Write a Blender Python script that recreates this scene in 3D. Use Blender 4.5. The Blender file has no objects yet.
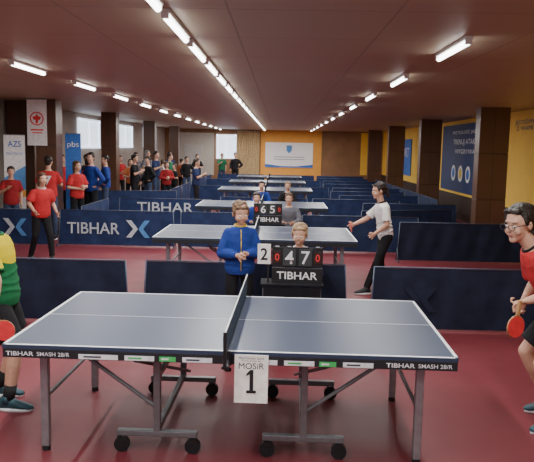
import bpy, bmesh, math, random
from mathutils import Vector, Matrix, Euler
random.seed(4)
V=Vector
COL=bpy.context.scene.collection
TMP=bpy.data.scenes.new('tmp')
def link(o): COL.objects.link(o); return o
def evalmesh(o):
    TMP.collection.objects.link(o); vl=TMP.view_layers[0]; vl.update(); dg=vl.depsgraph; dg.update()
    me=bpy.data.meshes.new_from_object(o.evaluated_get(dg)); TMP.collection.objects.unlink(o); return me
# ------------------------------------------------------------------ materials
MC={}
def mat(name,col,rough=.6,metal=0,var=.12,scale=20,bump=0,spec=.4,emit=0,coord='Object'):
    if name in MC: return MC[name]
    m=bpy.data.materials.new(name); m.use_nodes=True; nt=m.node_tree; b=nt.nodes['Principled BSDF']
    b.inputs['Roughness'].default_value=rough; b.inputs['Metallic'].default_value=metal
    b.inputs['Specular IOR Level'].default_value=spec
    tc=nt.nodes.new('ShaderNodeTexCoord'); n=nt.nodes.new('ShaderNodeTexNoise'); n.inputs['Scale'].default_value=scale; n.inputs['Detail'].default_value=3
    nt.links.new(tc.outputs[coord],n.inputs['Vector'])
    r=nt.nodes.new('ShaderNodeValToRGB')
    c=V(col[:3]); r.color_ramp.elements[0].position=.3; r.color_ramp.elements[1].position=.7
    r.color_ramp.elements[0].color=(*(c*(1-var)),1); r.color_ramp.elements[1].color=(*[min(1,x*(1+var)) for x in c],1)
    nt.links.new(n.outputs['Fac'],r.inputs['Fac']); nt.links.new(r.outputs['Color'],b.inputs['Base Color'])
    if bump:
        bp=nt.nodes.new('ShaderNodeBump'); bp.inputs['Strength'].default_value=bump; bp.inputs['Distance'].default_value=.02
        nt.links.new(n.outputs['Fac'],bp.inputs['Height']); nt.links.new(bp.outputs['Normal'],b.inputs['Normal'])
    if emit:
        nt.links.new(r.outputs['Color'],b.inputs['Emission Color']); b.inputs['Emission Strength'].default_value=emit
    MC[name]=m; return m
def cloth(name,col,rough=.85): return mat('cloth_'+name,col,rough,0,.18,9,.7,.2)
# ------------------------------------------------------------------ geometry accumulator
class G:
    def __init__(s): s.bm=bmesh.new(); s.mi=0
    def _f(s,vs):
        if s.mi==0: return
        for v in vs:
            for f in v.link_faces: f.material_index=s.mi
    def box(s,c,size,rot=None,bev=0):
        M=Matrix.Translation(V(c))@(rot.to_matrix().to_4x4() if rot else Matrix())@Matrix.Diagonal((*size,1))
        r=bmesh.ops.create_cube(s.bm,size=1,matrix=M); vs=r['verts']; s._f(vs)
        if bev:
            es={e for v in vs for e in v.link_edges}
            rr=bmesh.ops.bevel(s.bm,geom=list(es),offset=bev,segments=2,affect='EDGES',profile=.5)
            for f in rr['faces']: f.material_index=s.mi
        return s
    def cyl(s,p,q,r1,r2=None,seg=12):
        p=V(p);q=V(q); r2=r1 if r2 is None else r2; d=q-p; L=d.length
        if L<1e-6: return s
        M=Matrix.Translation((p+q)/2)@d.to_track_quat('Z','Y').to_matrix().to_4x4()
        r=bmesh.ops.create_cone(s.bm,cap_ends=True,segments=seg,radius1=r1,radius2=r2,depth=L,matrix=M); s._f(r['verts']); return s
    def ell(s,c,r,M=None,u=16,v=10):
        T=(M or Matrix())@Matrix.Translation(V(c))@Matrix.Diagonal((*r,1))
        x=bmesh.ops.create_uvsphere(s.bm,u_segments=u,v_segments=v,radius=1,matrix=T); s._f(x['verts']); return s
    def cap(s,p,q,r1,r2,seg=12):
        s.cyl(p,q,r1,r2,seg); s.ell(p,(r1,)*3,None,seg,8); s.ell(q,(r2,)*3,None,seg,8); return s
    def path(s,pts,rs,seg=12,caps=True):
        for i in range(len(pts)-1):
            if caps: s.cap(pts[i],pts[i+1],rs[i],rs[i+1],seg)
            else:
                s.cyl(pts[i],pts[i+1],rs[i],rs[i+1],seg)
                if i>0: s.ell(pts[i],(rs[i],)*3,None,seg,8)
        return s
    def loft(s,rings,seg=20):
        prev=None; first=None
        for (c,rx,ry,ax,ay) in rings:
            vs=[s.bm.verts.new(V(c)+ax*(rx*math.cos(2*math.pi*i/seg))+ay*(ry*math.sin(2*math.pi*i/seg))) for i in range(seg)]
            if prev:
                for i in range(seg):
                    f=s.bm.faces.new((prev[i],prev[(i+1)%seg],vs[(i+1)%seg],vs[i])); f.material_index=s.mi
            else: first=vs
            prev=vs
        s.bm.faces.new(list(reversed(first))).material_index=s.mi; s.bm.faces.new(prev).material_index=s.mi
        return s
    def poly(s,pts,y=0,th=.002):
        vs=[s.bm.verts.new((x,y,z)) for x,z in pts]; f=s.bm.faces.new(vs); f.material_index=s.mi
        r=bmesh.ops.extrude_face_region(s.bm,geom=[f])
        nv=[e for e in r['geom'] if isinstance(e,bmesh.types.BMVert)]
        bmesh.ops.translate(s.bm,verts=nv,vec=(0,-th,0)); s._f(nv); return s
    def obj(s,name,mats,parent=None,smooth=False,loc=(0,0,0),M=None,voxel=0,smoothit=0):
        bmesh.ops.recalc_face_normals(s.bm,faces=s.bm.faces)
        if M: bmesh.ops.transform(s.bm,matrix=M,verts=s.bm.verts)
        me=bpy.data.meshes.new(name); s.bm.to_mesh(me); s.bm.free()
        if not isinstance(mats,(list,tuple)): mats=[mats]
        o=bpy.data.objects.new(name,me)
        if voxel:
            md=o.modifiers.new('r','REMESH'); md.mode='VOXEL'; md.voxel_size=voxel
            if smoothit:
                m2=o.modifiers.new('s','SMOOTH'); m2.factor=.5; m2.iterations=smoothit
            nm=evalmesh(o); o.modifiers.clear(); o.data=nm; bpy.data.meshes.remove(me); me=nm; me.name=name
        link(o)
        me.materials.clear()
        for m in mats: me.materials.append(m)
        if smooth: me.polygons.foreach_set('use_smooth',[True]*len(me.polygons))
        o.parent=parent; o.location=loc
        return o
def meta(o,label,cat,group=None):
    o['label']=label; o['category']=cat
    if group: o['group']=group
    return o
def root(name,loc,rz=0,label='',cat='',group=None):
    o=bpy.data.objects.new(name,None); o.empty_display_size=.1; o.location=loc; o.rotation_euler=(0,0,rz); link(o)
    return meta(o,label,cat,group)
def copy_thing(r,loc,rz=None,label=None):
    n=r.copy(); COL.objects.link(n); n.location=loc
    if rz is not None: n.rotation_euler=(0,0,rz)
    if label: n['label']=label
    def rec(a,b):
        for c in a.children:
            k=c.copy(); COL.objects.link(k); k.parent=b; rec(c,k)
    rec(r,n); return n
def text(body,w,h,M,m,parent,name='lettering',bold=.02,ext=.0015):
    cu=bpy.data.curves.new('t','FONT'); cu.body=body; cu.offset=bold; cu.align_x='CENTER'
    o=bpy.data.objects.new('t',cu)
    me=evalmesh(o); bpy.data.objects.remove(o)
    xs=[v.co.x for v in me.vertices]; ys=[v.co.y for v in me.vertices]
    x0,x1,y0,y1=min(xs),max(xs),min(ys),max(ys); sx=w/(x1-x0) if w else h/(y1-y0); sy=h/(y1-y0) if h else sx
    for v in me.vertices: v.co=V(((v.co.x-(x0+x1)/2)*sx,0,(v.co.y-(y0+y1)/2)*sy))
    me.transform(M); me.name=name; me.materials.clear(); me.materials.append(m)
    k=bpy.data.objects.new(name,me); link(k); k.parent=parent; return k
T=Matrix.Translation
def RZ(a): return Matrix.Rotation(a,4,'Z')
def RX(a): return Matrix.Rotation(a,4,'X')
# ------------------------------------------------------------------ camera
cam=bpy.data.objects.new('camera',bpy.data.cameras.new('camera')); link(cam)
cam.data.sensor_width=36; cam.data.lens=680/534*36; cam.data.clip_end=200
cam.matrix_world=T((0,0,1.97))@RZ(math.radians(1.0))@RX(math.radians(90-6.96))@RZ(math.radians(1.15))
bpy.context.scene.camera=cam
w=bpy.data.worlds.new('world'); bpy.context.scene.world=w; w.use_nodes=True
w.node_tree.nodes['Background'].inputs[0].default_value=(.92,.94,1,1); w.node_tree.nodes['Background'].inputs[1].default_value=.5
# ------------------------------------------------------------------ setting
CEIL=2.9; XL=-6.1; XR=5.35; YB=36; YF=-2.5
white=mat('white_paint',(.75,.75,.74),.5); black=mat('black_plastic',(.015,.015,.018),.45); silver=mat('grey_steel',(.32,.33,.36),.4,.6)
dkmetal=mat('dark_steel',(.05,.05,.06),.4,.5)
def floor_mat():
    m=mat('floor_red_vinyl',(.185,.032,.043),.34,0,.10,1.2,0,.33); nt=m.node_tree; b=nt.nodes['Principled BSDF']
    tc=nt.nodes.new('ShaderNodeTexCoord'); n=nt.nodes.new('ShaderNodeTexNoise'); n.inputs['Scale'].default_value=2.5; n.inputs['Detail'].default_value=6
    mr=nt.nodes.new('ShaderNodeMapRange'); mr.inputs['To Min'].default_value=.42; mr.inputs['To Max'].default_value=.60
    nt.links.new(tc.outputs['Object'],n.inputs['Vector']); nt.links.new(n.outputs['Fac'],mr.inputs['Value']); nt.links.new(mr.outputs['Result'],b.inputs['Roughness']); return m
def brick_mat(name,c1,c2,mortar,sx,sy,rough,msize=.015,rot=(0,0,0)):
    m=bpy.data.materials.new(name); m.use_nodes=True; nt=m.node_tree; b=nt.nodes['Principled BSDF']; b.inputs['Roughness'].default_value=rough
    tc=nt.nodes.new('ShaderNodeTexCoord'); mp=nt.nodes.new('ShaderNodeMapping'); mp.inputs['Rotation'].default_value=rot
    br=nt.nodes.new('ShaderNodeTexBrick'); br.offset=0; br.inputs['Scale'].default_value=1; br.inputs['Mortar Size'].default_value=msize
    br.inputs['Brick Width'].default_value=sx; br.inputs['Row Height'].default_value=sy; br.inputs['Mortar Smooth'].default_value=.3
    br.inputs['Color1'].default_value=(*c1,1); br.inputs['Color2'].default_value=(*c2,1); br.inputs['Mortar'].default_value=(*mortar,1)
    nt.links.new(tc.outputs['Object'],mp.inputs['Vector']); nt.links.new(mp.outputs['Vector'],br.inputs['Vector'])
    nt.links.new(br.outputs['Color'],b.inputs['Base Color'])
    bp=nt.nodes.new('ShaderNodeBump'); bp.inputs['Strength'].default_value=.3; bp.inputs['Distance'].default_value=.01; bp.invert=True
    nt.links.new(br.outputs['Fac'],bp.inputs['Height']); nt.links.new(bp.outputs['Normal'],b.inputs['Normal'])
    return m
def struct(name,c,size,m):
    o=G().box((0,0,0),size).obj(name,m,loc=c); o['kind']='structure'; return o
W=XR-XL; xc=(XR+XL)/2; yc=(YB+YF)/2; D=YB-YF
struct('floor',(xc,yc,-.05),(W+.6,D+.4,.1),floor_mat())
ceilm=brick_mat('ceiling_brown_panels',(.43,.345,.24),(.41,.33,.228),(.29,.23,.16),1.15,1.2,.5,.010)
struct('ceiling',(xc,yc,CEIL+.05),(W+.6,D+.4,.1),ceilm)
yellow=mat('wall_ochre_paint',(.95,.60,.09),.7,0,.04,3)
struct('wall_right',(XR+.1,yc,CEIL/2),(.2,D,CEIL),yellow)
wl=mat('wall_left_paint',(.36,.31,.27),.7,0,.1,3)
struct('wall_left',(XL-.1,yc,CEIL/2),(.2,D,CEIL),wl)
wb=mat('wall_back_brown',(.28,.15,.075),.7,0,.12,2)
struct('wall_back',(xc,YB+.1,CEIL/2),(W+.4,.2,CEIL),wb)
orange=mat('orange_paint',(.85,.40,.08),.7,0,.06,3)
struct('trim_1',(.55,YB-.02,1.6),(3.2,.04,2.6),orange)
struct('trim_2',(4.6,YB-.02,1.75),(.8,.04,2.2),yellow)
struct('trim_3',(-4.5,YB-.02,1.6),(2.0,.04,2.2),mat('pale_wall',(.55,.52,.46),.7))
struct('baseboard_right',(XR-.02,yc+3,.35),(.04,D-6,.7),mat('dado_dark',(.05,.03,.025),.5))
daylight=mat('daylight_pane',(.75,.85,1),.3,0,.02,2,0,.4,1.8)
def window(i,loc,w_,h_,rz):
    g=G(); g.mi=0; g.box((0,0,0),(w_,.03,h_)); g.mi=1
    for s in (-1,1):
        g.box((s*w_/2,-.02,0),(.06,.06,h_+.06)); g.box((0,-.02,s*h_/2),(w_,.06,.06))
    g.box((0,-.02,0),(.05,.05,h_))
    o=g.obj('window_%d'%i,[daylight,white],loc=loc); o.rotation_euler=(0,0,rz); o['kind']='structure'
window(1,(XL+.03,21.6,2.3),2.3,.85,math.pi/2)
window(2,(XL+.03,26.6,2.3),2.4,.8,math.pi/2)
window(3,(XL+.03,31.5,2.3),2.4,.8,math.pi/2)
window(4,(-2.85,YB-.04,2.0),1.0,1.2,0)
g=G(); g.box((0,0,0),(.95,.05,2.05),bev=.01); g.mi=1; g.box((-.38,-.04,-.02),(.03,.05,.14)); g.box((0,-.028,.35),(.6,.01,.9))
o=g.obj('door_1',[mat('door_white',(.55,.53,.5),.5),dkmetal],loc=(-4.6,YB-.05,1.03)); o['kind']='structure'
g=G(); n=60; pts=[]
for i in range(n+1):
    x=-.6+1.2*i/n; pts.append((x,.04*math.sin(i*1.3)))
for i in range(n):
    a=[g.bm.verts.new((pts[i+k][0],pts[i+k][1],z)) for k,z in ((0,.2),(1,.2),(1,2.85),(0,2.85))]; g.bm.faces.new(a)
r=root('curtain',(-1.7,YB-.15,0),0,'beige pleated floor-length curtain hanging on the end wall','curtain')
g.obj('drape',cloth('beige',(.62,.48,.28)),r,True)
G().cyl((-.65,0,2.87),(.65,0,2.87),.015).obj('curtain_rail',silver,r,True)
# columns
colm=brick_mat('column_dark_wood',(.13,.062,.036),(.105,.050,.030),(.05,.024,.015),.32,.97,.32,.008,(math.pi/2,0,0))
def column(cx,cy,wx,wy,lab,grp):
    r=root('column',(cx,cy,0),0,lab,'column',grp)
    g=G(); g.box((0,0,CEIL/2),(wx,wy,CEIL-.002),bev=.01)
    for i in range(3): g.box((0,0,.5+i*.97),(wx+.016,wy+.016,.955),bev=.006)
    g.obj('column_shaft',colm,r)
    G().box((0,0,.06),(wx+.05,wy+.05,.12),bev=.01).obj('column_base',black,r)
for y in (14.4,20.4,26.4,32.4): column(4.45,y+.16,.60,.32,'wide column clad in dark reddish-brown wood panels','columns')
for y in (14.5,19.8,25.9,31.9): column(-4.99,y+.2,.42,.4,'narrow column clad in dark reddish-brown wood panels','columns')
column(-5.75,15.3,.6,.5,'dark brown panelled pilaster against the side wall','columns')
# ------------------------------------------------------------------ ceiling lights
tube=mat('fluorescent_tube',(1,1,.98),.3,0,.01,1,0,.2,10)
def light_unit(group):
    r=root('ceiling_light',(0,0,0),0,'long white fluorescent batten fixed under the ceiling','ceiling light',group)
    g=G(); g.box((0,0,-.015),(.07,1.08,.03),bev=.006); g.box((0,.525,-.045),(.05,.03,.04)); g.box((0,-.525,-.045),(.05,.03,.04)); g.obj('housing',white,r)
    G().cyl((0,-.51,-.055),(0,.51,-.055),.02,seg=12).obj('tube',tube,r,True)
    return r
ld=bpy.data.lights.new('tube_lamp','AREA'); ld.shape='RECTANGLE'; ld.size=.045; ld.size_y=1.0; ld.energy=14.5; ld.color=(1,.98,.94)
ld2=ld.copy(); ld2.energy=22
proto=light_unit('ceiling light battens')
rows=[(-.81,[-1.2+1.3*i for i in range(28)]),(1.5,[.7,3.45]+[6.2+2.75*i for i in range(11)]),(-3.03,[1.2,3.55]+[5.9+2.35*i for i in range(13)])]
first=True
for X,ys in rows:
    for y in ys:
        if first: r=proto; r.location=(X,y,CEIL); first=False
        else: r=copy_thing(proto,(X,y,CEIL))
        l=bpy.data.objects.new('tube_lamp',ld if X<0 and X>-2 else ld2); link(l); l.parent=r; l.location=(0,0,-.08)
r=root('smoke_detector',(2.05,5.4,CEIL),0,'round white smoke detector on the brown ceiling','smoke detector')
g=G(); g.cyl((0,0,-.02),(0,0,0),.06,.06,24); g.cyl((0,0,-.055),(0,0,-.02),.035,.05,24); g.obj('detector_body',white,r,False)
# ------------------------------------------------------------------ table tennis tables
blue=mat('tabletop_blue',(.034,.052,.100),.38,0,.05,2,0,.38)
line=mat('line_white',(.78,.8,.84),.4)
apron=mat('apron_black',(.02,.022,.028),.4)
green=mat('print_green',(.06,.5,.13),.5); pgrey=mat('print_grey',(.35,.38,.42),.5)
L2=1.37; W2=.7625; TH=.76
def table_proto(detail):
    r=root('table_tennis_table',(0,0,0),0,'blue table tennis table with white lines and grey wheeled undercarriage','table tennis table','table tennis tables')
    for s in (-1,1):
        cx=s*(L2/2+.002)
        G().box((cx,0,TH-.0125),(L2-.004,2*W2,.025),bev=.003).obj('table_top',blue,r)
        g=G(); z=TH+.0006
        g.box((cx,-W2+.01,z),(L2-.004,.02,.0012)); g.box((cx,W2-.01,z),(L2-.004,.02,.0012))
        g.box((s*(L2-.01),0,z),(.02,2*W2,.0012)); g.box((cx,0,z),(L2-.004,.004,.0012)); g.obj('line_marking',line,r)
        g=G()
        for t in (-1,1): g.box((cx,t*(W2-.012),TH-.053),(L2-.01,.02,.055),bev=.003)
        g.box((s*(L2-.018),0,TH-.053),(.02,2*W2-.03,.055)); g.box((s*.02,0,TH-.05),(.02,2*W2-.05,.05)); g.obj('apron',apron,r)
        for t in (-1,1):
            g=G(); lx=s*(L2-.18); ly=t*(W2-.22)
            g.box((lx,ly,(TH-.06+.03)/2+.0),(.05,.05,TH-.09),bev=.005); g.obj('leg',silver,r)
            G().cyl((lx,ly,0),(lx,ly,.035),.028,.024).obj('leg_foot',black,r)
        ux=s*.47
        g=G()
        for t in (-1,1):
            ly=t*(W2-.24)
            g.box((ux,ly,.42),(.045,.045,.56),bev=.005); g.box((ux,ly,.13),(.52,.045,.04),bev=.006)
            g.cyl((ux,ly,.3),(ux+s*.55,ly,TH-.07),.013)
        g.box((ux,0,.155),(.04,2*W2-.5,.04),bev=.005); g.box((ux,0,.5),(.03,2*W2-.5,.03)); g.cyl((s*(L2-.18),-W2+.22,.35),(s*(L2-.18),W2-.22,.35),.013)
        g.cyl((ux+s*.15,-W2+.26,.6),(ux-s*.05,W2-.26,.2),.012)
        g.obj('undercarriage',mat('carriage_grey',(.19,.195,.21),.4,.5),r)
        for t in (-1,1):
            for q in (-1,1):
                x=ux+q*.23; ly=t*(W2-.24)
                g=G(); g.mi=0; g.cyl((x,ly-.018,.05),(x,ly+.018,.05),.05,seg=20); g.mi=1; g.cyl((x,ly-.022,.05),(x,ly+.022,.05),.022,seg=14)
                g.box((x,ly,.088),(.05,.055,.03)); g.obj('caster_wheel',[black,pgrey],r)
    if detail:
        y=-W2-.0035
        for cx in (-1.15,1.14):
            text('TIBHAR',.17,.027,T((cx-.11,y,TH-.053)),line,r,'lettering',.015); text('SMASH 28/R',.20,.025,T((cx+.095,y,TH-.053)),line,r,'lettering',.005)
        dk=mat('print_dark',(.05,.06,.09),.5)
        for s in (-1,1):
            for x0,wd,mm,pm in ((-.30,.24,line,dk),(-.05,.18,line,green),(.12,.10,green,line),(.30,.18,line,dk)):
                k=G().box((s*.48+x0,y,TH-.060),(wd,.002,.030)).obj('sponsor_strip',mm,r)
                G().box((s*.48+x0-wd*.15,y-.0012,TH-.060),(wd*.45,.002,.010)).obj('sponsor_print',pm,k)
    return r
netm=mat('net_cord',(.02,.03,.05),.8)
def net_proto():
    r=root('table_net',(0,0,0),0,'dark table tennis net with white top tape and clamp posts','table tennis net','table tennis nets')
    Y=W2+.1525; g=G()
    z0=TH+.006; z1=TH+.15
    n=120
    for i in range(n+1):
        y=-Y+2*Y*i/n; g.box((0,y,(z0+z1)/2),(.0012,.0025,z1-z0))
    for k in range(11):
        g.box((0,0,z0+(z1-z0)*k/10),(.0012,2*Y,.0025))
    g.obj('net_mesh',netm,r)
    G().box((0,0,z1),(.006,2*Y,.013)).obj('net_tape',line,r)
    for t in (-1,1):
        g=G(); g.cyl((0,t*Y,TH-.05),(0,t*Y,TH+.158),.011); g.box((0,t*(W2+.075),TH-.055),(.04,.15,.02),bev=.004)
        g.box((0,t*(W2-.03),TH-.075),(.05,.08,.02)); g.cyl((0,t*(W2-.03),TH-.12),(0,t*(W2-.03),TH-.06),.01); g.cyl((0,t*(W2-.03),TH-.13),(0,t*(W2-.03),TH-.115),.022)
        g.box((0,t*(W2+.012),TH-.03),(.045,.018,.07),bev=.004)
        g.obj('net_post',black,r)
    return r
ty=3.94+W2
t1=table_proto(True); t1.location=(-.275,ty,0); t1.rotation_euler=(0,0,math.radians(-1.2))
t2=table_proto(False)
n1=net_proto(); n1.location=(-.275,ty,0); n1.rotation_euler=(0,0,math.radians(-1.2))
tabs=[(-.32,8.97+W2),(-.37,13.95+W2),(-.42,19.6+W2),(-.45,24.2+W2),(-.45,28.7+W2)]
for i,(x,y) in enumerate(tabs):
    if i==0: t2.location=(x,y,0)
    else: copy_thing(t2,(x,y,0))
    copy_thing(n1,(x,y,0),0)
r=root('table_number_card',(-.145,ty-W2-.035,.605),math.radians(-1.2),'white paper card with a large black one hung on the table','number card')
r.rotation_euler[0]=math.radians(-4)
cw=mat('card_white',(.88,.87,.84),.6)
g=G(); g.mi=0; g.box((0,0,0),(.2,.004,.29)); g.mi=1
for a in ((0,.141,.2,.006),(0,-.141,.2,.006)): g.box((a[0],-.003,a[1]),(a[2],.002,a[3]))
for a in (-.097,.097): g.box((a,-.003,0),(.006,.002,.288))
g.box((-.07,-.003,-.115),(.03,.002,.03)); g.mi=2; g.box((.07,-.003,-.115),(.028,.002,.034)); g.obj('card',[cw,pgrey,mat('crest_red',(.5,.04,.04),.5)],r)
text('Mistrzostwa Szkół',.15,.014,T((0,-.004,.125)),black,r,'lettering',0); text('Tenis Stołowy',.12,.012,T((0,-.004,.108)),black,r,'lettering',0); text('MOSiR',.15,.036,T((0,-.004,.078)),black,r,'lettering',0)
G().poly([(-.028,.018),(-.028,.032),(-.006,.055),(.013,.055),(.013,-.068),(.03,-.068),(.03,-.085),(-.028,-.085),(-.028,-.068),(-.009,-.068),(-.009,.030)],-.004).obj('digit',black,r)
# ------------------------------------------------------------------ barriers
navy=mat('barrier_navy_fabric',(.014,.019,.042),.75,0,.2,6,.3,.2); bblue=mat('barrier_blue_fabric',(.020,.036,.105),.7,0,.2,6,.3,.2); bmid=mat('barrier_mid_blue_fabric',(.016,.027,.072),.7,0,.2,6,.3,.2)
printw=mat('print_white',(.5,.55,.62),.6); printb=mat('print_sky_blue',(.09,.27,.6),.6); faint=mat('print_faint_blue',(.0150,.0205,.0445),.75,0,.1,6,.3,.2)
def logo(parent,x,z,s,y,m1,m2):
    g=G(); g.mi=0
    g.poly([(x-.55*s,z+.4*s),(x-.30*s,z+.4*s),(x+.0*s,z+.0*s),(x-.30*s,z-.4*s),(x-.55*s,z-.4*s),(x-.22*s,z)],y)
    g.obj('emblem',[m1],parent)
    g=G(); g.poly([(x+.55*s,z+.4*s),(x+.30*s,z+.4*s),(x+.04*s,z+.03*s),(x+.04*s,z-.03*s),(x+.30*s,z-.4*s),(x+.55*s,z-.4*s),(x+.24*s,z)],y)
    g.obj('emblem',[m2],parent)
def barrier(w_,m,pr,mode,lab,grp,amp=.012):
    r=root('barrier',(0,0,0),0,lab,'barrier',grp); H=.71; hw=w_/2-.02
    g=G(); nx=48; nz=8
    rows_=[]
    for j in range(nz+1):
        row=[]
        for i in range(nx+1):
            x=-hw+2*hw*i/nx; z=.03+(H-.04)*j/nz
            f=j/nz; sag=(amp*math.sin(i*.45+f*2.2)+amp*.5*math.sin(i*.95-f*3.1))*math.sin(math.pi*f)
            inx=.035*f if i==0 else (-.035*f if i==nx else 0)
            row.append(g.bm.verts.new((x+inx,sag,z)))
        rows_.append(row)
    for j in range(nz):
        for i in range(nx): g.bm.faces.new((rows_[j][i],rows_[j][i+1],rows_[j+1][i+1],rows_[j+1][i]))
    g.obj('fabric_panel',m,r,True)
    g=G(); g.cyl((-hw+.03,0,H),(hw-.03,0,H),.008)
    for s in (-1,1):
        g.cyl((s*hw,0,.03),(s*(hw-.03),0,H),.009); g.cyl((s*(hw-.01),-.16,.012),(s*(hw-.01),.16,.012),.009); g.cyl((s*hw,0,.25),(s*hw,-.15,.02),.007); g.cyl((s*hw,0,.25),(s*hw,.15,.02),.007)
    g.obj('barrier_frame',mat('barrier_tube',(.08,.10,.15),.5,.3),r,True)
    ty_=-amp*1.6-.004
    if mode=='text':
        text('TIBHAR',1.02,.22,T((-.45,ty_,.36)),pr,r,'lettering',.01); logo(r,.42,.36,.42,ty_,pr,printb)
    if mode=='wide':
        text('TIBHAR',1.35,.24,T((0,ty_,.5)),pr,r,'lettering',.01)
    if mode=='faint':
        logo(r,-.6,.36,.34,ty_,pr,pr)
    return r
lab1='dark navy fabric barrier panel with a barely visible emblem'; lab2='blue fabric barrier panel with white printed lettering'; lab3='plain blue fabric barrier panel on a tube frame'; lab4='plain dark navy fabric barrier panel on a tube frame'
bA=barrier(2.3,navy,faint,'faint',lab1,'court barriers',.012); bA.location=(2.15,7.32,0)
bN=barrier(2.3,navy,faint,'',lab4,'court barriers',.018); bN.location=(-2.78,7.36,0)
copy_thing(bN,(-.36,7.4,0))
copy_thing(bN,(4.50,7.1,0),math.radians(-6))
bT=barrier(2.3,bblue,printw,'text',lab2,'court barriers'); bT.location=(-3.15,13.06,0)
copy_thing(bT,(-5.52,12.98,0),0)
bP=barrier(2.3,bblue,faint,'',lab3,'court barriers'); bP.location=(-.8,13.1,0)
bM=barrier(2.3,bmid,faint,'',lab3,'court barriers'); bM.location=(1.55,12.95,0)
copy_thing(bN,(3.25,12.05,0),0)
bW=barrier(2.3,bblue,printw,'wide',lab2,'court barriers'); bW.location=(-2.75,16.3,0)
for x in (-.4,1.95): copy_thing(bP,(x,17.3,0))
copy_thing(bM,(3.1,16.2,0)); copy_thing(bM,(2.75,14.5,0),.35); copy_thing(bP,(2.75,18.9,0),.1); copy_thing(bP,(2.65,20.6,0)); copy_thing(bP,(2.7,24.9,0)); copy_thing(bP,(2.7,29.6,0))
for y in (22.4,27.2,32.2):
    for x in (-1.85,.5,2.83): copy_thing(bP,(x,y+random.uniform(-.05,.05),0))
copy_thing(bP,(-4.0,19.0,0),.25)
copy_thing(bP,(-4.05,14.9,0),math.pi/2)
for y in (20.9,23.3,25.7,28.1,30.5): copy_thing(bP,(-3.2,y,0),math.pi/2)
for y in (18.9,21.25,23.6,25.95,28.3): copy_thing(bM,(4.12,y,0),math.pi/2)
# ------------------------------------------------------------------ scoreboards on umpire desks
dwood=mat('desk_dark',(.012,.012,.016),.8,0,.1,20,0,.15); red=mat('print_red',(.75,.04,.04),.5)
def desk(lab):
    r=root('umpire_desk',(0,0,0),0,lab,'table','umpire desks'); 
    G().box((0,0,.635),(.62,.30,.025),bev=.005).obj('desk_top',dwood,r)
    for sx in (-1,1):
        for sy in (-1,1): G().cyl((sx*.27,sy*.11,0),(sx*.28,sy*.12,.625),.012).obj('leg',dkmetal,r,True)
    G().box((0,-.14,.45),(.56,.01,.33)).obj('modesty_panel',dwood,r)
    return r
def score(d,left,lab,sub='TIBHAR'):
    r=root('scoreboard',(0,0,0),0,lab,'scoreboard','scoreboards')
    g=G(); g.box((0,0,.075),(.5,.03,.15),bev=.004); g.box((0,.04,.01),(.5,.12,.02)); g.obj('stand',black,r)
    text(sub,.40,.075,T((0,-.018,.075)),line,r,'lettering',.015)
    G().box((0,.01,.255),(.5,.02,.2),bev=.004).obj('frame',black,r)
    g=mat('score_card_dark',(.04,.045,.05),.5)
    for x,c,big in ((-.2,d[0],0),(-.08,d[1],1),(.08,d[2],1),(.2,d[3],0)):
        wd,hh=(.13,.17) if big else (.08,.12); z=.255
        c1=G().box((x,-.006,z),(wd,.01,hh),bev=.002).obj('score_card',[g if big else mat('score_card_brown',(.035,.012,.012),.5)],r)
        text(c,.085 if big else .042,.13 if big else .07,T((x,-.0125,z)),line if big else red,c1,'digit',.01)
        G().cyl((x-.02,-.004,.36),(x+.02,-.004,.36),.008).obj('ring_binding',silver,r)
    if left:
        c2=G().box((-.33,0,.28),(.13,.012,.2),bev=.002).obj('set_card',cw,r); text(left,.07,.12,T((-.33,-.0075,.28)),black,c2,'digit',.015)
        G().box((-.29,.012,.12),(.02,.01,.24)).obj('card_stem',black,r)
    return r
d1=desk('small dark folding umpire desk with front panel'); d1.location=(.14,6.70,0)
s1=score('0470','2','black flip scoreboard with white digits on a desk'); s1.location=(.19,6.64,.648); s1.rotation_euler=(0,0,math.radians(-3))
copy_thing(d1,(-.2,11.95,0)); s2=score('0650',None,'black flip scoreboard with white digits on a desk'); s2.location=(-.2,11.88,.648)
copy_thing(d1,(-.3,16.4,0))
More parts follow.
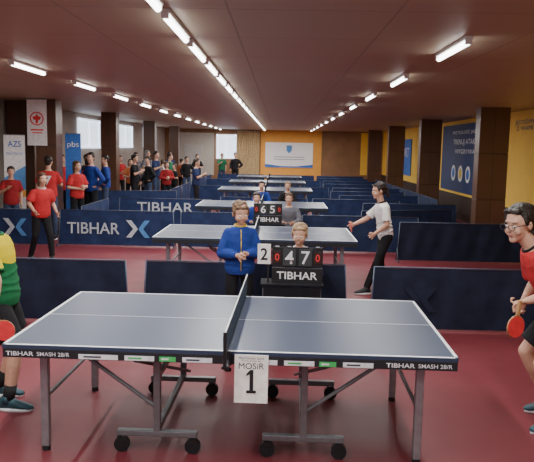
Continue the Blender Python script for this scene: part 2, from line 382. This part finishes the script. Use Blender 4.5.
# ------------------------------------------------------------------ people
skin=mat('skin',(.58,.33,.235),.55,0,.06,30)
lipm=mat('lips',(.38,.13,.12),.5); lipc=mat('lips_pale',(.48,.21,.17),.5); eyew=mat('eye_white',(.7,.68,.66),.3); iris=mat('eye_iris',(.03,.02,.015),.2)
hairm={'brown':mat('hair_brown',(.09,.05,.028),.6,0,.4,60,.6),'light':mat('hair_light_brown',(.15,.09,.05),.6,0,.4,60,.6),'dark':mat('hair_dark',(.018,.012,.010),.5,0,.4,60,.6),'blond':mat('hair_blond',(.30,.20,.11),.6,0,.3,60,.6),'grey':mat('hair_grey',(.25,.24,.23),.6,0,.3,60,.6)}
def lerp(a,b,t): return V(a)*(1-t)+V(b)*t
def hand(g,w_,d,n,side,curl=.5,r=.009,grip=False):
    d=V(d).normalized(); n=V(n); n=(n-d*n.dot(d)).normalized(); sd=d.cross(n).normalized()*side
    k=w_+d*.085
    g.loft([(w_-d*.01,.024,.018,sd,n),(w_+d*.03,.036,.016,sd,n),(w_+d*.07,.041,.014,sd,n),(k,.038,.011,sd,n)],12)
    for i,(o,L) in enumerate(((.031,.062),(.011,.072),(-.010,.068),(-.030,.052))):
        b=k+sd*o-d*.006; c=d; p=b; rr=r*(1,1,.95,.85)[i]
        for j,f in enumerate((.45,.32,.25)):
            a=curl*(1+.25*i)*(.6+.3*j); c=(c*math.cos(a)+n*math.sin(a)).normalized()
            q=p+c*L*f; g.cap(p,q,rr*(1-.08*j),rr*(.92-.08*j),8); p=q
            n=(n-c*n.dot(c)).normalized() if abs(n.dot(c))<.98 else n
        n=(n-d*n.dot(d)); n=n.normalized() if n.length>.05 else d.cross(sd)
    b=w_+d*.025+sd*.028; q=b+(d*.55+sd*.75).normalized()*.035; e=q+(d*.9+sd*.15+n*.35*(1+curl)).normalized()*.032
    g.cap(b,q,.0125,.011,8); g.cap(q,e,.011,.0085,8)
def person(label,loc,rz=0,s=1,pel=(0,0,.93),chest=(0,0,1.40),head=(0,-.02,1.62),slat=(1,0,0),hs=1,
        eL=(.24,.03,1.13),wL=(.26,-.05,.88),eR=(-.24,.03,1.13),wR=(-.26,-.05,.88),
        kL=(.11,-.02,.50),aL=(.12,.02,.085),kR=(-.11,-.02,.50),aR=(-.12,.02,.085),ftL=0,ftR=0,
        hyaw=0,hpit=0,shirt=None,sleeve='short',legs='trousers',legm=None,hair='short',hairc='brown',skinm=skin,
        shoe=None,hi=False,curl=.5,nL=None,nR=None,glasses=False,chesttext=None,backtext=None,trim=None,bulk=1.0,group=None,loose=0,zipm=None,child=False):
    r=root('person',loc,rz,label,'person',group)
    vx=.0065 if hi else .012; S=Matrix.Scale(s,4)
    pel=V(pel);chest=V(chest);head=V(head);slat=V(slat).normalized(); up=(chest-pel).normalized()
    def rings(offs,ts,b=1.0):
        tab=[(-.20,.12,.09),(0,.158,.112),(.25,.148,.108),(.5,.138,.100),(.75,.158,.112),(.93,.172,.105),(1.03,.150,.085),(1.12,.075,.068)]
        out=[]
        for t in ts:
            for k in range(len(tab)-1):
                if tab[k][0]<=t<=tab[k+1][0]+1e-6:
                    f=(t-tab[k][0])/(tab[k+1][0]-tab[k][0]); rx=tab[k][1]*(1-f)+tab[k+1][1]*f; ry=tab[k][2]*(1-f)+tab[k+1][2]*f; break
            la=lerp((1,0,0),slat,max(0,min(1,t))).normalized(); fy=up.cross(la).normalized(); la=fy.cross(up).normalized()
            ex=loose*max(0,min(1,(1-t)*2)) if offs>.013 else 0
            out.append((pel+(chest-pel)*t,(rx*bulk+offs+ex)*b,(ry*bulk+offs+ex)*b,la,fy))
        return out
    shL=chest+slat*.165*min(1,bulk)-up*.03; shR=chest-slat*.165*min(1,bulk)-up*.03
    hipL=pel+V((.085,0,-.02)); hipR=pel+V((-.085,0,-.02))
    kL,kR,aL,aR,eL,eR,wL,wR=map(V,(kL,kR,aL,aR,eL,eR,wL,wR))
    nb=chest+up*.05
    Hm=T(head)@RZ(hyaw)@Matrix.Rotation(hpit,4,'X')@Matrix.Scale(hs,4)
    g=G(); g.loft(rings(0,(-.2,-.1,0,.12,.25,.38,.5,.62,.75,.85,.93,1.03,1.12)))
    nk=.046 if child else .056
    g.cap(nb-up*.03,head+V((0,.012,-.05))*hs,nk,nk-.004)
    for sh,e,wr in ((shL,eL,wL),(shR,eR,wR)):
        m_=lerp(e,wr,.3); g.path([sh,lerp(sh,e,.4),e,m_,wr],[.056*bulk,.050*bulk,.039,.040,.026])
    for hp_,k,a in ((hipL,kL,aL),(hipR,kR,aR)):
        g.path([hp_,lerp(hp_,k,.4),k,lerp(k,a,.3),a],[.088*bulk,.08*bulk,.055,.057,.036])
    nLd=V(nL) if nL else V((-1,0,0)); nRd=V(nR) if nR else V((1,0,0))
    hand(g,wL,wL-eL,nLd,-1 if not nL else 1,curl); hand(g,wR,wR-eR,nRd,1 if not nR else -1,curl)
    g.ell((0,.012,.035),(.076,.095,.092),Hm,24,16)
    if child: g.ell((0,-.024,-.022),(.066,.068,.068),Hm,20,14); g.ell((0,-.066,-.070),(.024,.020,.018),Hm)
    else: g.ell((0,-.022,-.03),(.060,.070,.080),Hm,20,14); g.ell((0,-.062,-.085),(.028,.026,.024),Hm)
    if not child: g.ell((0,-.072,.035),(.052,.017,.012),Hm)
    nl=.094 if child else .104
    g.cyl(Hm@V((0,-.083,.018)),Hm@V((0,-nl,-.020)),.006*hs,.009*hs,10); g.ell((0,-nl+.003,-.022),(.012,.011,.008),Hm)
    for q in (-1,1):
        g.ell((q*.078,.012,-.002),(.010,.020,.030),Hm); g.ell((q*.036,-.060,-.030),(.026,.026,.027),Hm)
    g.obj('body',skinm,r,True,M=S,voxel=vx*s,smoothit=3 if hi else 2)
    for q in (-1,1):
        g=G(); g.mi=0; g.ell((q*.031,-.0825,.006),(.0140,.0095,.0070),Hm,14,10); g.mi=1; g.ell((q*.031,-.0885,.006),(.0060,.0042,.0058),Hm,10,8); g.obj('eye',[eyew,iris],r,True,M=S)
        g=G(); g.ell((q*.033,-.0885,.027),(.017,.004,.0022),Hm,10,6); g.obj('eyebrow',hairm[hairc],r,True,M=S)
    g=G()
    if child: g.ell((0,-.0885,-.053),(.014,.006,.0040),Hm,12,8)
    else: g.ell((0,-.0915,-.052),(.020,.007,.0038),Hm,12,8); g.ell((0,-.0905,-.058),(.017,.007,.0046),Hm,12,8)
    g.obj('mouth',lipc if child else lipm,r,True,M=S)
    g=G(); g.ell((0,.030,.054 if child else .056),(.087,.096,.080 if child else .088),Hm,24,16)
    rnd=random.Random(len(label))
    for i in range(34 if hi else 10):
        a=rnd.uniform(0,2*math.pi); b=rnd.uniform(.35,1.15)
        c=V((.080*math.cos(a)*math.sin(b),.030+.088*math.sin(a)*math.sin(b),.054+.078*math.cos(b)))
        if c.y<-.02 and c.z<.09: continue
        g.ell(c,(.020,.024,.014),Hm,8,6)
    g.ell((0,.068,-.005),(.070,.045,.06),Hm)
    if hair in ('short','long','ponytail'):
        for x in (-.045,-.02,.01,.035): g.ell((x,-.050,.098),(.022,.030,.017),Hm)
        for q in (-1,1): g.ell((q*.076,-.012,.035),(.010,.02,.035),Hm)
    if hair=='fringe':
        for x in (-.05,-.025,0,.025,.05): g.ell((x,-.060+abs(x)*.35,.080),(.020,.022,.022),Hm)
        for q in (-1,1): g.ell((q*.077,-.004,.030),(.012,.034,.036),Hm)
    if hair=='long':
        for q in (-1,1): g.ell((q*.076,.035,-.03),(.020,.042,.10),Hm)
        g.ell((0,.075,-.07),(.070,.035,.15),Hm)
    if hair=='ponytail':
        g.ell((0,.120,.03),(.030,.035,.032),Hm); g.ell((0,.140,-.04),(.022,.026,.085),Hm)
    g.obj('hair',hairm[hairc],r,True,M=S,voxel=.006*s if hi else .012*s,smoothit=1)
    if glasses:
        g=G()
        for q in (-1,1):
            for i in range(16):
                a=i/16*2*math.pi; b=(i+1)/16*2*math.pi
                g.cyl((Hm@V((q*.034+.025*math.cos(a),-.112,.004+.019*math.sin(a)))),(Hm@V((q*.034+.025*math.cos(b),-.112,.004+.019*math.sin(b)))),.0028,seg=6)
            g.cyl(Hm@V((q*.058,-.112,.01)),Hm@V((q*.084,.01,.012)),.0025,seg=6)
        g.cyl(Hm@V((-.01,-.113,.008)),Hm@V((.01,-.113,.008)),.003,seg=6); g.obj('glasses',black,r,True,M=S)
    shirt=shirt or cloth('grey',(.2,.2,.2)); g=G()
    g.loft(rings(.016,(-.14,0,.12,.25,.38,.5,.62,.75,.85,.93,1.03,1.10)))
    if hi:   # soft folds around the waist
        for k_,(t,dx) in enumerate(((.12,.02),(.3,-.03),(.45,.03))):
            R=rings(.016,(t,))[0]; c,rx,ry,ax,ay=R
            for i in range(14):
                a0=i/14*2*math.pi; a1=(i+1)/14*2*math.pi
                p=c+ax*(rx*.985*math.cos(a0))+ay*(ry*.985*math.sin(a0))+up*(.02*math.sin(a0*2+k_*1.7)); q=c+ax*(rx*.985*math.cos(a1))+ay*(ry*.985*math.sin(a1))+up*(.02*math.sin(a1*2+k_*1.7))
                g.cap(p,q,.013,.013,6)
    lw=loose*.5
    for sh,e,wr in ((shL,eL,wL),(shR,eR,wR)):
        if sleeve=='short': g.path([sh,lerp(sh,e,.45),lerp(sh,e,.80)],[.066*bulk,.068*bulk+lw,.072+lw],16,False); g.ell(sh,(.066*bulk,)*3)
        else: g.path([sh,lerp(sh,e,.5),e,lerp(e,wr,.5),lerp(e,wr,.95)],[.066*bulk,.062*bulk+lw,.054+lw,.050+lw,.040],16,False); g.ell(sh,(.066*bulk,)*3)
    g.obj('shirt',shirt,r,True,M=S,voxel=(.008 if hi else .013)*s,smoothit=3)
    if trim:
        g=G(); c=chest+up*.062
        fy=up.cross(slat).normalized(); f=lambda t:c+slat*(.068*math.cos(t))+fy*(.070*math.sin(t))+up*(.012*math.sin(t))
        for i in range(20): g.cap(f(i/20*2*math.pi),f((i+1)/20*2*math.pi),.011,.011,8)
        g.obj('collar',trim,r,True,M=S)
    if zipm:
        g=G(); R=rings(.016,(0,.25,.5,.75,.93,1.03)); pts=[c-ay*(ry+.008) for c,rx,ry,ax,ay in R]
        g.path(pts,[.006]*len(pts),8); g.obj('zip',zipm,r,True,M=S)
    legm=legm or cloth('black',(.014,.014,.017))
    g=G(); g.loft(rings(.012,(-.2,-.1,0,.1,.2)))
    for hp_,k,a in ((hipL,kL,aL),(hipR,kR,aR)):
        if legs=='shorts': g.path([hp_,lerp(hp_,k,.45),lerp(hp_,k,.82)],[.098*bulk,.098*bulk,.096],16,False); g.ell(hp_,(.095*bulk,)*3)
        else: g.path([hp_,lerp(hp_,k,.5),k,lerp(k,a,.5),lerp(k,a,.96)],[.096*bulk,.084*bulk,.066,.060,.052],16,False); g.ell(hp_,(.095*bulk,)*3)
    g.obj('shorts' if legs=='shorts' else 'trousers',legm,r,True,M=S,voxel=(.009 if hi else .013)*s,smoothit=3)
    shoe=shoe or mat('shoe_dark',(.03,.03,.035),.6)
    for a,ft in ((aL,ftL),(aR,ftR)):
        z0=a.z-.085; Fm=T(V((a.x,a.y,z0)))@RZ(ft); X=V((1,0,0)); Z=V((0,0,1))
        g=G(); g.loft([(V((0,.075,.045)),.020,.025,X,Z),(V((0,.06,.055)),.034,.045,X,Z),(V((0,0,.065)),.038,.055,X,Z),(V((0,-.05,.05)),.040,.040,X,Z),(V((0,-.11,.038)),.046,.028,X,Z),(V((0,-.16,.030)),.038,.020,X,Z),(V((0,-.185,.026)),.018,.010,X,Z)],16)
        g.cyl((0,.01,.06),(0,.01,.115),.045,.042,16)
        k=g.obj('shoe',shoe,r,True,M=S@Fm)
        g=G(); g.loft([(V((0,-.05,z)),.046,.135,X,V((0,1,0))) for z in (.001,.012,.022)],18); g.obj('sole',line,k,True,M=S@Fm)
        if legs=='shorts':
            g=G(); g.cyl(a,lerp(a,(kL if a is aL else kR),.3),.041,.050,14); g.obj('sock',cloth('sock_dark',(.02,.02,.022)) ,r,True,M=S)
    if backtext:
        c=pel+(chest-pel)*.72; text(backtext,.16,.2,S@T(c+V((0,.145*bulk+loose*.6,-.02)))@RZ(math.pi),line,r,'lettering',.015)
    return r
def racket(loc,rot,lab,rub):
    r=root('table_tennis_racket',loc,0,lab,'table tennis racket'); r.rotation_euler=rot
    g=G(); g.loft([(V((0,y,.1)),.075,.078,V((1,0,0)),V((0,0,1))) for y in (-.0045,.0045)],28); g.obj('blade',mat('racket_wood',(.4,.22,.1),.5),r)
    for a,b in ((-.008,-.0046),(.0046,.008)):
        g=G(); g.loft([(V((0,y,.102)),.073,.074,V((1,0,0)),V((0,0,1))) for y in (a,b)],28); g.obj('rubber',rub,r)
    G().box((0,0,-.03),(.028,.022,.11),bev=.006).obj('handle',mat('racket_wood',(0,0,0)),r); return r
redc=cloth('red',(.46,.03,.035)); bluec=cloth('royal_blue',(.02,.045,.24)); whitec=cloth('white',(.70,.68,.68)); blackc=cloth('black',(.014,.014,.017)); dkred=cloth('dark_red',(.28,.02,.025))
greenc=cloth('green',(.02,.14,.07)); navyc=cloth('navy',(.02,.03,.09)); orangec=cloth('orange',(.50,.15,.06)); greyc=cloth('greyish',(.14,.14,.17)); jeans=cloth('denim',(.05,.07,.13)); yelc=cloth('yellow',(.60,.46,.05))
def jersey():
    m=bpy.data.materials.new('cloth_yellow_green'); m.use_nodes=True; nt=m.node_tree; b=nt.nodes['Principled BSDF']; b.inputs['Roughness'].default_value=.9; b.inputs['Specular IOR Level'].default_value=.15
    tc=nt.nodes.new('ShaderNodeTexCoord'); sp=nt.nodes.new('ShaderNodeSeparateXYZ'); nt.links.new(tc.outputs['Object'],sp.inputs[0])
    ad=nt.nodes.new('ShaderNodeMath'); ad.operation='MULTIPLY_ADD'; ad.inputs[1].default_value=-.6; nt.links.new(sp.outputs['Y'],ad.inputs[0]); nt.links.new(sp.outputs['Z'],ad.inputs[2])
    r=nt.nodes.new('ShaderNodeValToRGB'); r.color_ramp.interpolation='CONSTANT'; e=r.color_ramp.elements
    e[0].color=(.012,.12,.045,1); e[1].position=.47; e[1].color=(.58,.46,.012,1)
    mr=nt.nodes.new('ShaderNodeMapRange'); mr.inputs['From Min'].default_value=.6; mr.inputs['From Max'].default_value=1.8
    nt.links.new(ad.outputs[0],mr.inputs['Value']); nt.links.new(mr.outputs['Result'],r.inputs['Fac']); nt.links.new(r.outputs['Color'],b.inputs['Base Color']); return m
hp=math.pi/2
person('player in a yellow and green jersey and black shorts',(-2.10,4.95,0),hp,.98,pel=(0,-.02,.84),chest=(0,.01,1.27),head=(0,.07,1.50),
  eR=(-.23,-.10,1.01),wR=(-.22,-.06,.77),eL=(.22,.04,1.0),wL=(.2,.02,.76),kL=(.13,-.10,.5),aL=(.15,.05,.085),kR=(-.12,-.18,.47),aR=(-.14,-.13,.085),
  shirt=jersey(),legs='shorts',hi=True,shoe=mat('shoe_dark_teal',(.015,.06,.08),.5),hairc='dark',bulk=1.02,trim=greenc,loose=.02,hpit=.1)
racket((-2.03,4.72,.70),(math.radians(180),math.radians(-45),math.radians(10)),'red rubber racket held low beside a player hip',mat('rubber_red',(.70,.04,.05),.5))
person('player in glasses and a red jersey leaning over his racket',(2.0,4.85,0),-hp,1.03,pel=(0,.10,.84),chest=(0,-.15,1.23),head=(0,-.28,1.42),hs=1.06,
  eL=(.27,-.10,1.00),wL=(.20,-.26,.93),eR=(-.25,-.05,.98),wR=(-.2,-.14,.84),kL=(.15,-.12,.48),aL=(.18,.0,.085),kR=(-.15,-.12,.48),aR=(-.2,.1,.085),hyaw=.55,hpit=.15,
  shirt=redc,legs='shorts',hi=True,hairc='dark',glasses=True,bulk=1.0,shoe=mat('shoe_dark_teal',(0,0,0)),trim=blackc,curl=1.0,nL=(0,-.3,-1),ftL=.1,loose=.02)
racket((1.655,4.60,.885),(math.radians(180),math.radians(8),math.radians(25)),'red rubber racket held in a player hand',mat('rubber_red',(.75,.04,.05),.5))
person('child in a royal blue tracksuit top with hands together',(-.385,6.75,0),.15,.82,head=(0,-.03,1.60),hs=1.17,eL=(.22,-.02,1.12),wL=(.06,-.22,1.14),eR=(-.22,-.02,1.12),wR=(-.05,-.22,1.12),
  hyaw=.2,hpit=.2,shirt=bluec,sleeve='long',hair='fringe',hairc='light',hi=True,curl=.9,trim=yelc,nL=(0,1,0),nR=(0,1,0),bulk=.90,loose=.03,zipm=yelc,child=True)
def chair(lab):
    r=root('chair',(0,0,0),0,lab,'chair','umpire chairs')
    G().box((0,0,.355),(.42,.4,.03),bev=.012).obj('seat',black,r); G().box((0,.24,.66),(.4,.03,.28),bev=.012).obj('backrest',black,r)
    for sx in (-1,1):
        for sy in (-1,1): G().cyl((sx*.19,sy*.18,0),(sx*.18,sy*.17,.345),.011).obj('leg',dkmetal,r,True)
        G().cyl((sx*.18,.19,.35),(sx*.18,.235,.6),.011).obj('back_post',dkmetal,r,True)
    return r
ch=chair('black plastic chair with metal legs behind an umpire desk'); ch.location=(.2,7.12,0)
SEAT=dict(pel=(0,.02,.51),chest=(0,-.02,.97),head=(0,-.05,1.18),kL=(.12,-.40,.50),aL=(.13,-.36,.085),kR=(-.12,-.40,.50),aR=(-.13,-.36,.085),eL=(.24,-.08,.74),wL=(.14,-.28,.72),eR=(-.24,-.08,.74),wR=(-.14,-.28,.72))
SK=dict(SEAT); SK.update(kL=(.12,-.22,.50),aL=(.12,-.20,.085),kR=(-.12,-.22,.50),aR=(-.12,-.20,.085),wL=(.12,-.2,.70),wR=(-.12,-.2,.70))
person('seated child with fair hair behind the scoreboard',(.22,7.14,0),.0,.9,hs=1.08,shirt=navyc,sleeve='long',hair='fringe',hairc='blond',hi=True,hpit=.08,hyaw=-.15,trim=whitec,bulk=.86,child=True,**SK)
def recast(src,loc,rz,s,label,group,sh,hc,lg):
    k=copy_thing(src,loc,rz,label); k.scale=(s,s,s)
    if group: k['group']=group
    elif 'group' in k: del k['group']
    for c in list(k.children):
        b=c.name.split('.')[0]
        m={'shirt':sh,'hair':hairm[hc],'eyebrow':hairm[hc],'trousers':lg}.get(b)
        if m: c.material_slots[0].link='OBJECT'; c.material_slots[0].material=m
    return k
seatp=None
for x,y,sh,hc,lab in ((-.42,12.55,bluec,'dark','seated umpire child in a blue top'),(.18,12.6,greyc,'brown','seated helper in a grey top'),(-.45,16.85,bluec,'dark','seated umpire in a blue top'),(.2,16.85,blackc,'blond','seated helper in a black top')):
    c=copy_thing(ch,(x,y,0))
    if not seatp: seatp=person(lab,(x,y+.02,0),0,.88,shirt=sh,sleeve='long',hairc=hc,**SK)
    else: recast(seatp,(x,y+.02,0),random.uniform(-.15,.15),1,lab,None,sh,hc,blackc)
person('girl in a white shirt and black trousers holding a racket',(1.44,9.35,0),-hp+.2,.90,pel=(0,.04,.90),chest=(0,-.04,1.35),head=(0,-.10,1.57),eL=(.21,-.02,1.08),wL=(.15,-.18,.94),eR=(-.20,-.20,1.13),wR=(-.12,-.43,1.05),
  kL=(.09,-.10,.50),aL=(.09,-.27,.085),kR=(-.09,.0,.48),aR=(-.09,.08,.085),shirt=whitec,hair='ponytail',hairc='dark',curl=.9,hpit=.15,trim=blackc,hi=True,bulk=.9)
racket((.985,9.36,.925),(math.radians(90),math.radians(80),0),'red rubber racket held out over the table end',mat('rubber_red',(0,0,0)))
person('player in a red jersey and dark trousers beside the barrier',(-4.0,11.3,0),.75,.86,shirt=redc,chest=(0,-.06,1.38),head=(0,-.10,1.6),eL=(.25,.02,1.13),wL=(.26,-.14,.95),eR=(-.26,-.05,1.14),wR=(-.24,-.26,1.0),kL=(.12,-.14,.5),aL=(.14,-.16,.085),kR=(-.12,.0,.5),aR=(-.14,.2,.085),hair='long',hairc='brown',trim=whitec,loose=.02)
POSES=[dict(),dict(eL=(.25,-.02,1.13),wL=(.05,-.2,1.15),eR=(-.25,-.02,1.13),wR=(-.05,-.19,1.10)),dict(eL=(.33,.05,1.15),wL=(.19,-.02,1.0),eR=(-.24,.0,1.13),wR=(-.2,-.15,.92)),dict(eL=(.22,.02,1.13),wL=(.21,-.02,.87),eR=(-.24,-.08,1.15),wR=(-.12,-.26,1.25))]
crowd=[(-4.75,13.9,.98,redc,'dark','man in a red shirt with a white back number',math.pi+.2,7),
(-4.42,14.75,.92,redc,'brown','person in a red jersey standing by the barrier',.9,1),
(-4.38,15.75,1.02,bluec,'dark','man in a royal blue jacket behind the barrier',-.6,2),
(-5.35,13.45,.86,dkred,'dark','person in a dark red top by the roll-up banner',.5,3),
(-5.35,16.6,.98,redc,'brown','spectator in a red top beside the column',.9,0),
(-4.8,17.0,.93,redc,'dark','spectator in a red jersey with a back number',2.7,7),
(-4.55,17.7,.97,bluec,'dark','spectator in a blue jacket',-1.3,2),
(-4.35,20.3,.97,blackc,'dark','spectator in black by the column',1.5,3),
(-4.75,21.6,.88,orangec,'brown','spectator in an orange shirt',.2,1),
(-4.05,20.9,.93,blackc,'dark','spectator in a black jacket',-.9,2),
(-4.3,21.5,.76,greyc,'blond','spectator child in a grey top',2.2,0),
(-3.65,21.9,.84,dkred,'brown','spectator in a dark red top',.4,5),
(-4.25,23.3,1.02,navyc,'dark','spectator in a navy top',1.3,3),
(-3.62,23.4,.78,blackc,'brown','spectator child in a dark top',-.9,1),
(-3.9,24.0,.98,greenc,'dark','spectator in a dark green shirt',1.8,0),
(-3.65,26.6,.90,blackc,'dark','spectator in a black top',.2,2),
(-4.75,24.3,1.03,greyc,'grey','spectator in a grey jacket',1.0,1),
(-4.35,25.2,.84,whitec,'brown','spectator in a white shirt',2.0,6),
(-4.5,27.7,1.0,navyc,'dark','spectator in a navy jacket',.7,3),
(-4.05,28.0,.84,orangec,'dark','spectator in an orange jersey',2.6,0),
(-3.7,30.4,.93,blackc,'dark','spectator in a black jersey',.1,1),
(-5.3,18.6,.97,blackc,'dark','spectator in black near the side wall',1.0,4),
(-5.4,22.9,.93,redc,'brown','spectator in red near the side wall',.7,1),
(-5.35,25.2,.98,greyc,'dark','spectator in grey near the side wall',.7,3),
(-2.9,33.9,.95,greenc,'brown','spectator in green near the end wall',.3,3),
(-2.2,33.4,.98,blackc,'dark','spectator in black near the end wall',-.2,2),
(-2.5,20.3,.92,navyc,'dark','player in a navy shirt at a far table',hp,3)]
protos={}
for i,(x,y,s,c,hc,lab,rz,pi) in enumerate(crowd):
    gr='spectators' if 'spectator' in lab else None; lg=jeans if i%3==0 else blackc
    if pi not in protos:
        protos[pi]=person(lab,(x,y,0),rz,1,shirt=c,sleeve='long' if pi in (2,5,0) else 'short',hairc=hc,hair='long' if pi in (5,6,1) else 'short',legm=lg,backtext='7' if pi==7 else None,group=gr,loose=.015,hyaw=(-.3,.2,.4,-.1)[pi%4],bulk=.96,**POSES[pi%4]); protos[pi].scale=(s,s,s)
    else:
        k=recast(protos[pi],(x,y,0),rz,s,lab,gr,c,hc,lg)
# ------------------------------------------------------------------ banners
bw=mat('banner_white',(.82,.82,.84),.6); bb=mat('banner_blue',(.04,.16,.55),.6); bdk=mat('banner_dark_blue',(.03,.05,.15),.6); byel=mat('banner_yellow',(.75,.5,.05),.6)
def rollup(loc,rz,w_,h_,m,lab):
    r=root('roll_up_banner',loc,rz,lab,'banner'); G().box((0,0,h_/2+.08),(w_,.008,h_)).obj('banner_sheet',m,r)
    G().box((0,0,.05),(w_+.04,.1,.08),bev=.01).obj('base_cassette',silver,r); G().cyl((0,.02,.08),(0,.02,h_+.08),.01).obj('support_pole',silver,r); G().cyl((-w_/2,0,h_+.085),(w_/2,0,h_+.085),.01).obj('top_rail',silver,r); return r
r=rollup((-5.52,14.1,0),.5,.42,2.05,bw,'white roll-up banner with blue and orange print')
G().poly([(-.21,1.0),(.21,1.0),(.21,1.5),(-.21,1.25)],-.005).obj('emblem',[printb],r)
G().poly([(-.21,.85),(.21,.85),(.21,.99),(-.21,.99)],-.005).obj('emblem',[orange],r)
text('AZS',.26,.12,T((0,-.006,1.95)),bb,r,'lettering',.01); text('TENIS STOŁOWY',.34,.05,T((0,-.006,1.75)),bb,r,'lettering',.0)
r=rollup((-4.66,15.3,0),.2,.34,2.12,bb,'bright blue roll-up banner with white lettering'); text('pbs',.25,.16,T((0,-.006,1.95)),bw,r,'lettering',.0)
r=root('hanging_banner',(-5.08,14.22,0),.1,'white hanging banner with a red round emblem','banner'); G().box((0,0,2.4),(.40,.01,.95)).obj('banner_sheet',bw,r)
g=G(); 
for i in range(20):
    a=i/20*2*math.pi; b=(i+1)/20*2*math.pi; g.cyl((.13*math.cos(a),-.008,2.48+.13*math.sin(a)),(.13*math.cos(b),-.008,2.48+.13*math.sin(b)),.012,seg=6)
g.poly([(-.09,2.52),(-.03,2.53),(0,2.58),(.03,2.53),(.09,2.52),(.06,2.45),(.03,2.46),(.02,2.39),(0,2.37),(-.02,2.39),(-.03,2.46),(-.06,2.45)],-.008)
g.box((0,-.008,2.25),(.26,.004,.03)); g.box((0,-.008,2.19),(.2,.004,.02)); g.obj('emblem',[red],r)
G().cyl((-.22,0,2.88),(.22,0,2.88),.012).obj('top_rail',silver,r)
def wallbanner(y,z,w_,h_,m,lab,x=XR-.03):
    r=root('wall_banner',(x,y,z),-hp,lab,'banner'); G().box((0,0,0),(w_,.02,h_)).obj('banner_sheet',m,r); return r
r=wallbanner(20.2,1.78,4.8,2.0,bdk,'large dark blue banner with white lettering and round crests'); 
text('PRZYSZŁOŚĆ JASNA',2.9,.15,T((.35,-.013,.76)),bw,r,'lettering',.0); text('TRENUJ ATAKUJ',2.7,.2,T((.35,-.013,.46)),bw,r,'lettering',.0); text('WYGRYWAJ',2.2,.17,T((.35,-.013,.18)),bw,r,'lettering',.0)
for i,x in enumerate((-.8,0,.8,1.6)):
    k=G().cyl((x,-.012,-.45),(x,-.018,-.45),.24,seg=20).obj('crest',bw,r); G().cyl((x,-.018,-.45),(x,-.021,-.45),.15,seg=20).obj('crest_centre',[bb,byel][i%2],k)
r=wallbanner(29.5,1.7,3.0,1.5,bb,'blue wall banner with white lettering'); text('SPORT',2.2,.4,T((0,-.013,.2)),bw,r,'lettering',.0)
r=root('wall_lettering',(XR-.01,15.2,2.6),-hp,'dark blue painted slogan lettering on the ochre wall','wall lettering'); text('JESTEŚMY\nZ WAMI',1.2,.26,Matrix(),bdk,r,'lettering',0)
r=root('wall_banner',(.45,YB-.07,1.62),0,'white banner with a small blue shield and printed lines','banner'); G().box((0,0,0),(2.5,.03,1.3)).obj('banner_sheet',mat('banner_bright_white',(.95,.95,.95),.5),r)
G().poly([(-.14,.5),(.14,.5),(.14,.25),(0,.08),(-.14,.25)],-.018).obj('emblem',[printb],r)
G().poly([(-1.25,-.64),(1.25,-.64),(1.25,-.48),(.4,-.58),(-.4,-.58),(-1.25,-.48)],-.018).obj('emblem',[bb],r)
for z in (-.1,-.22): G().box((0,-.02,z),(1.6,.004,.04)).obj('text_line',[pgrey],r)
bpy.data.scenes.remove(TMP)
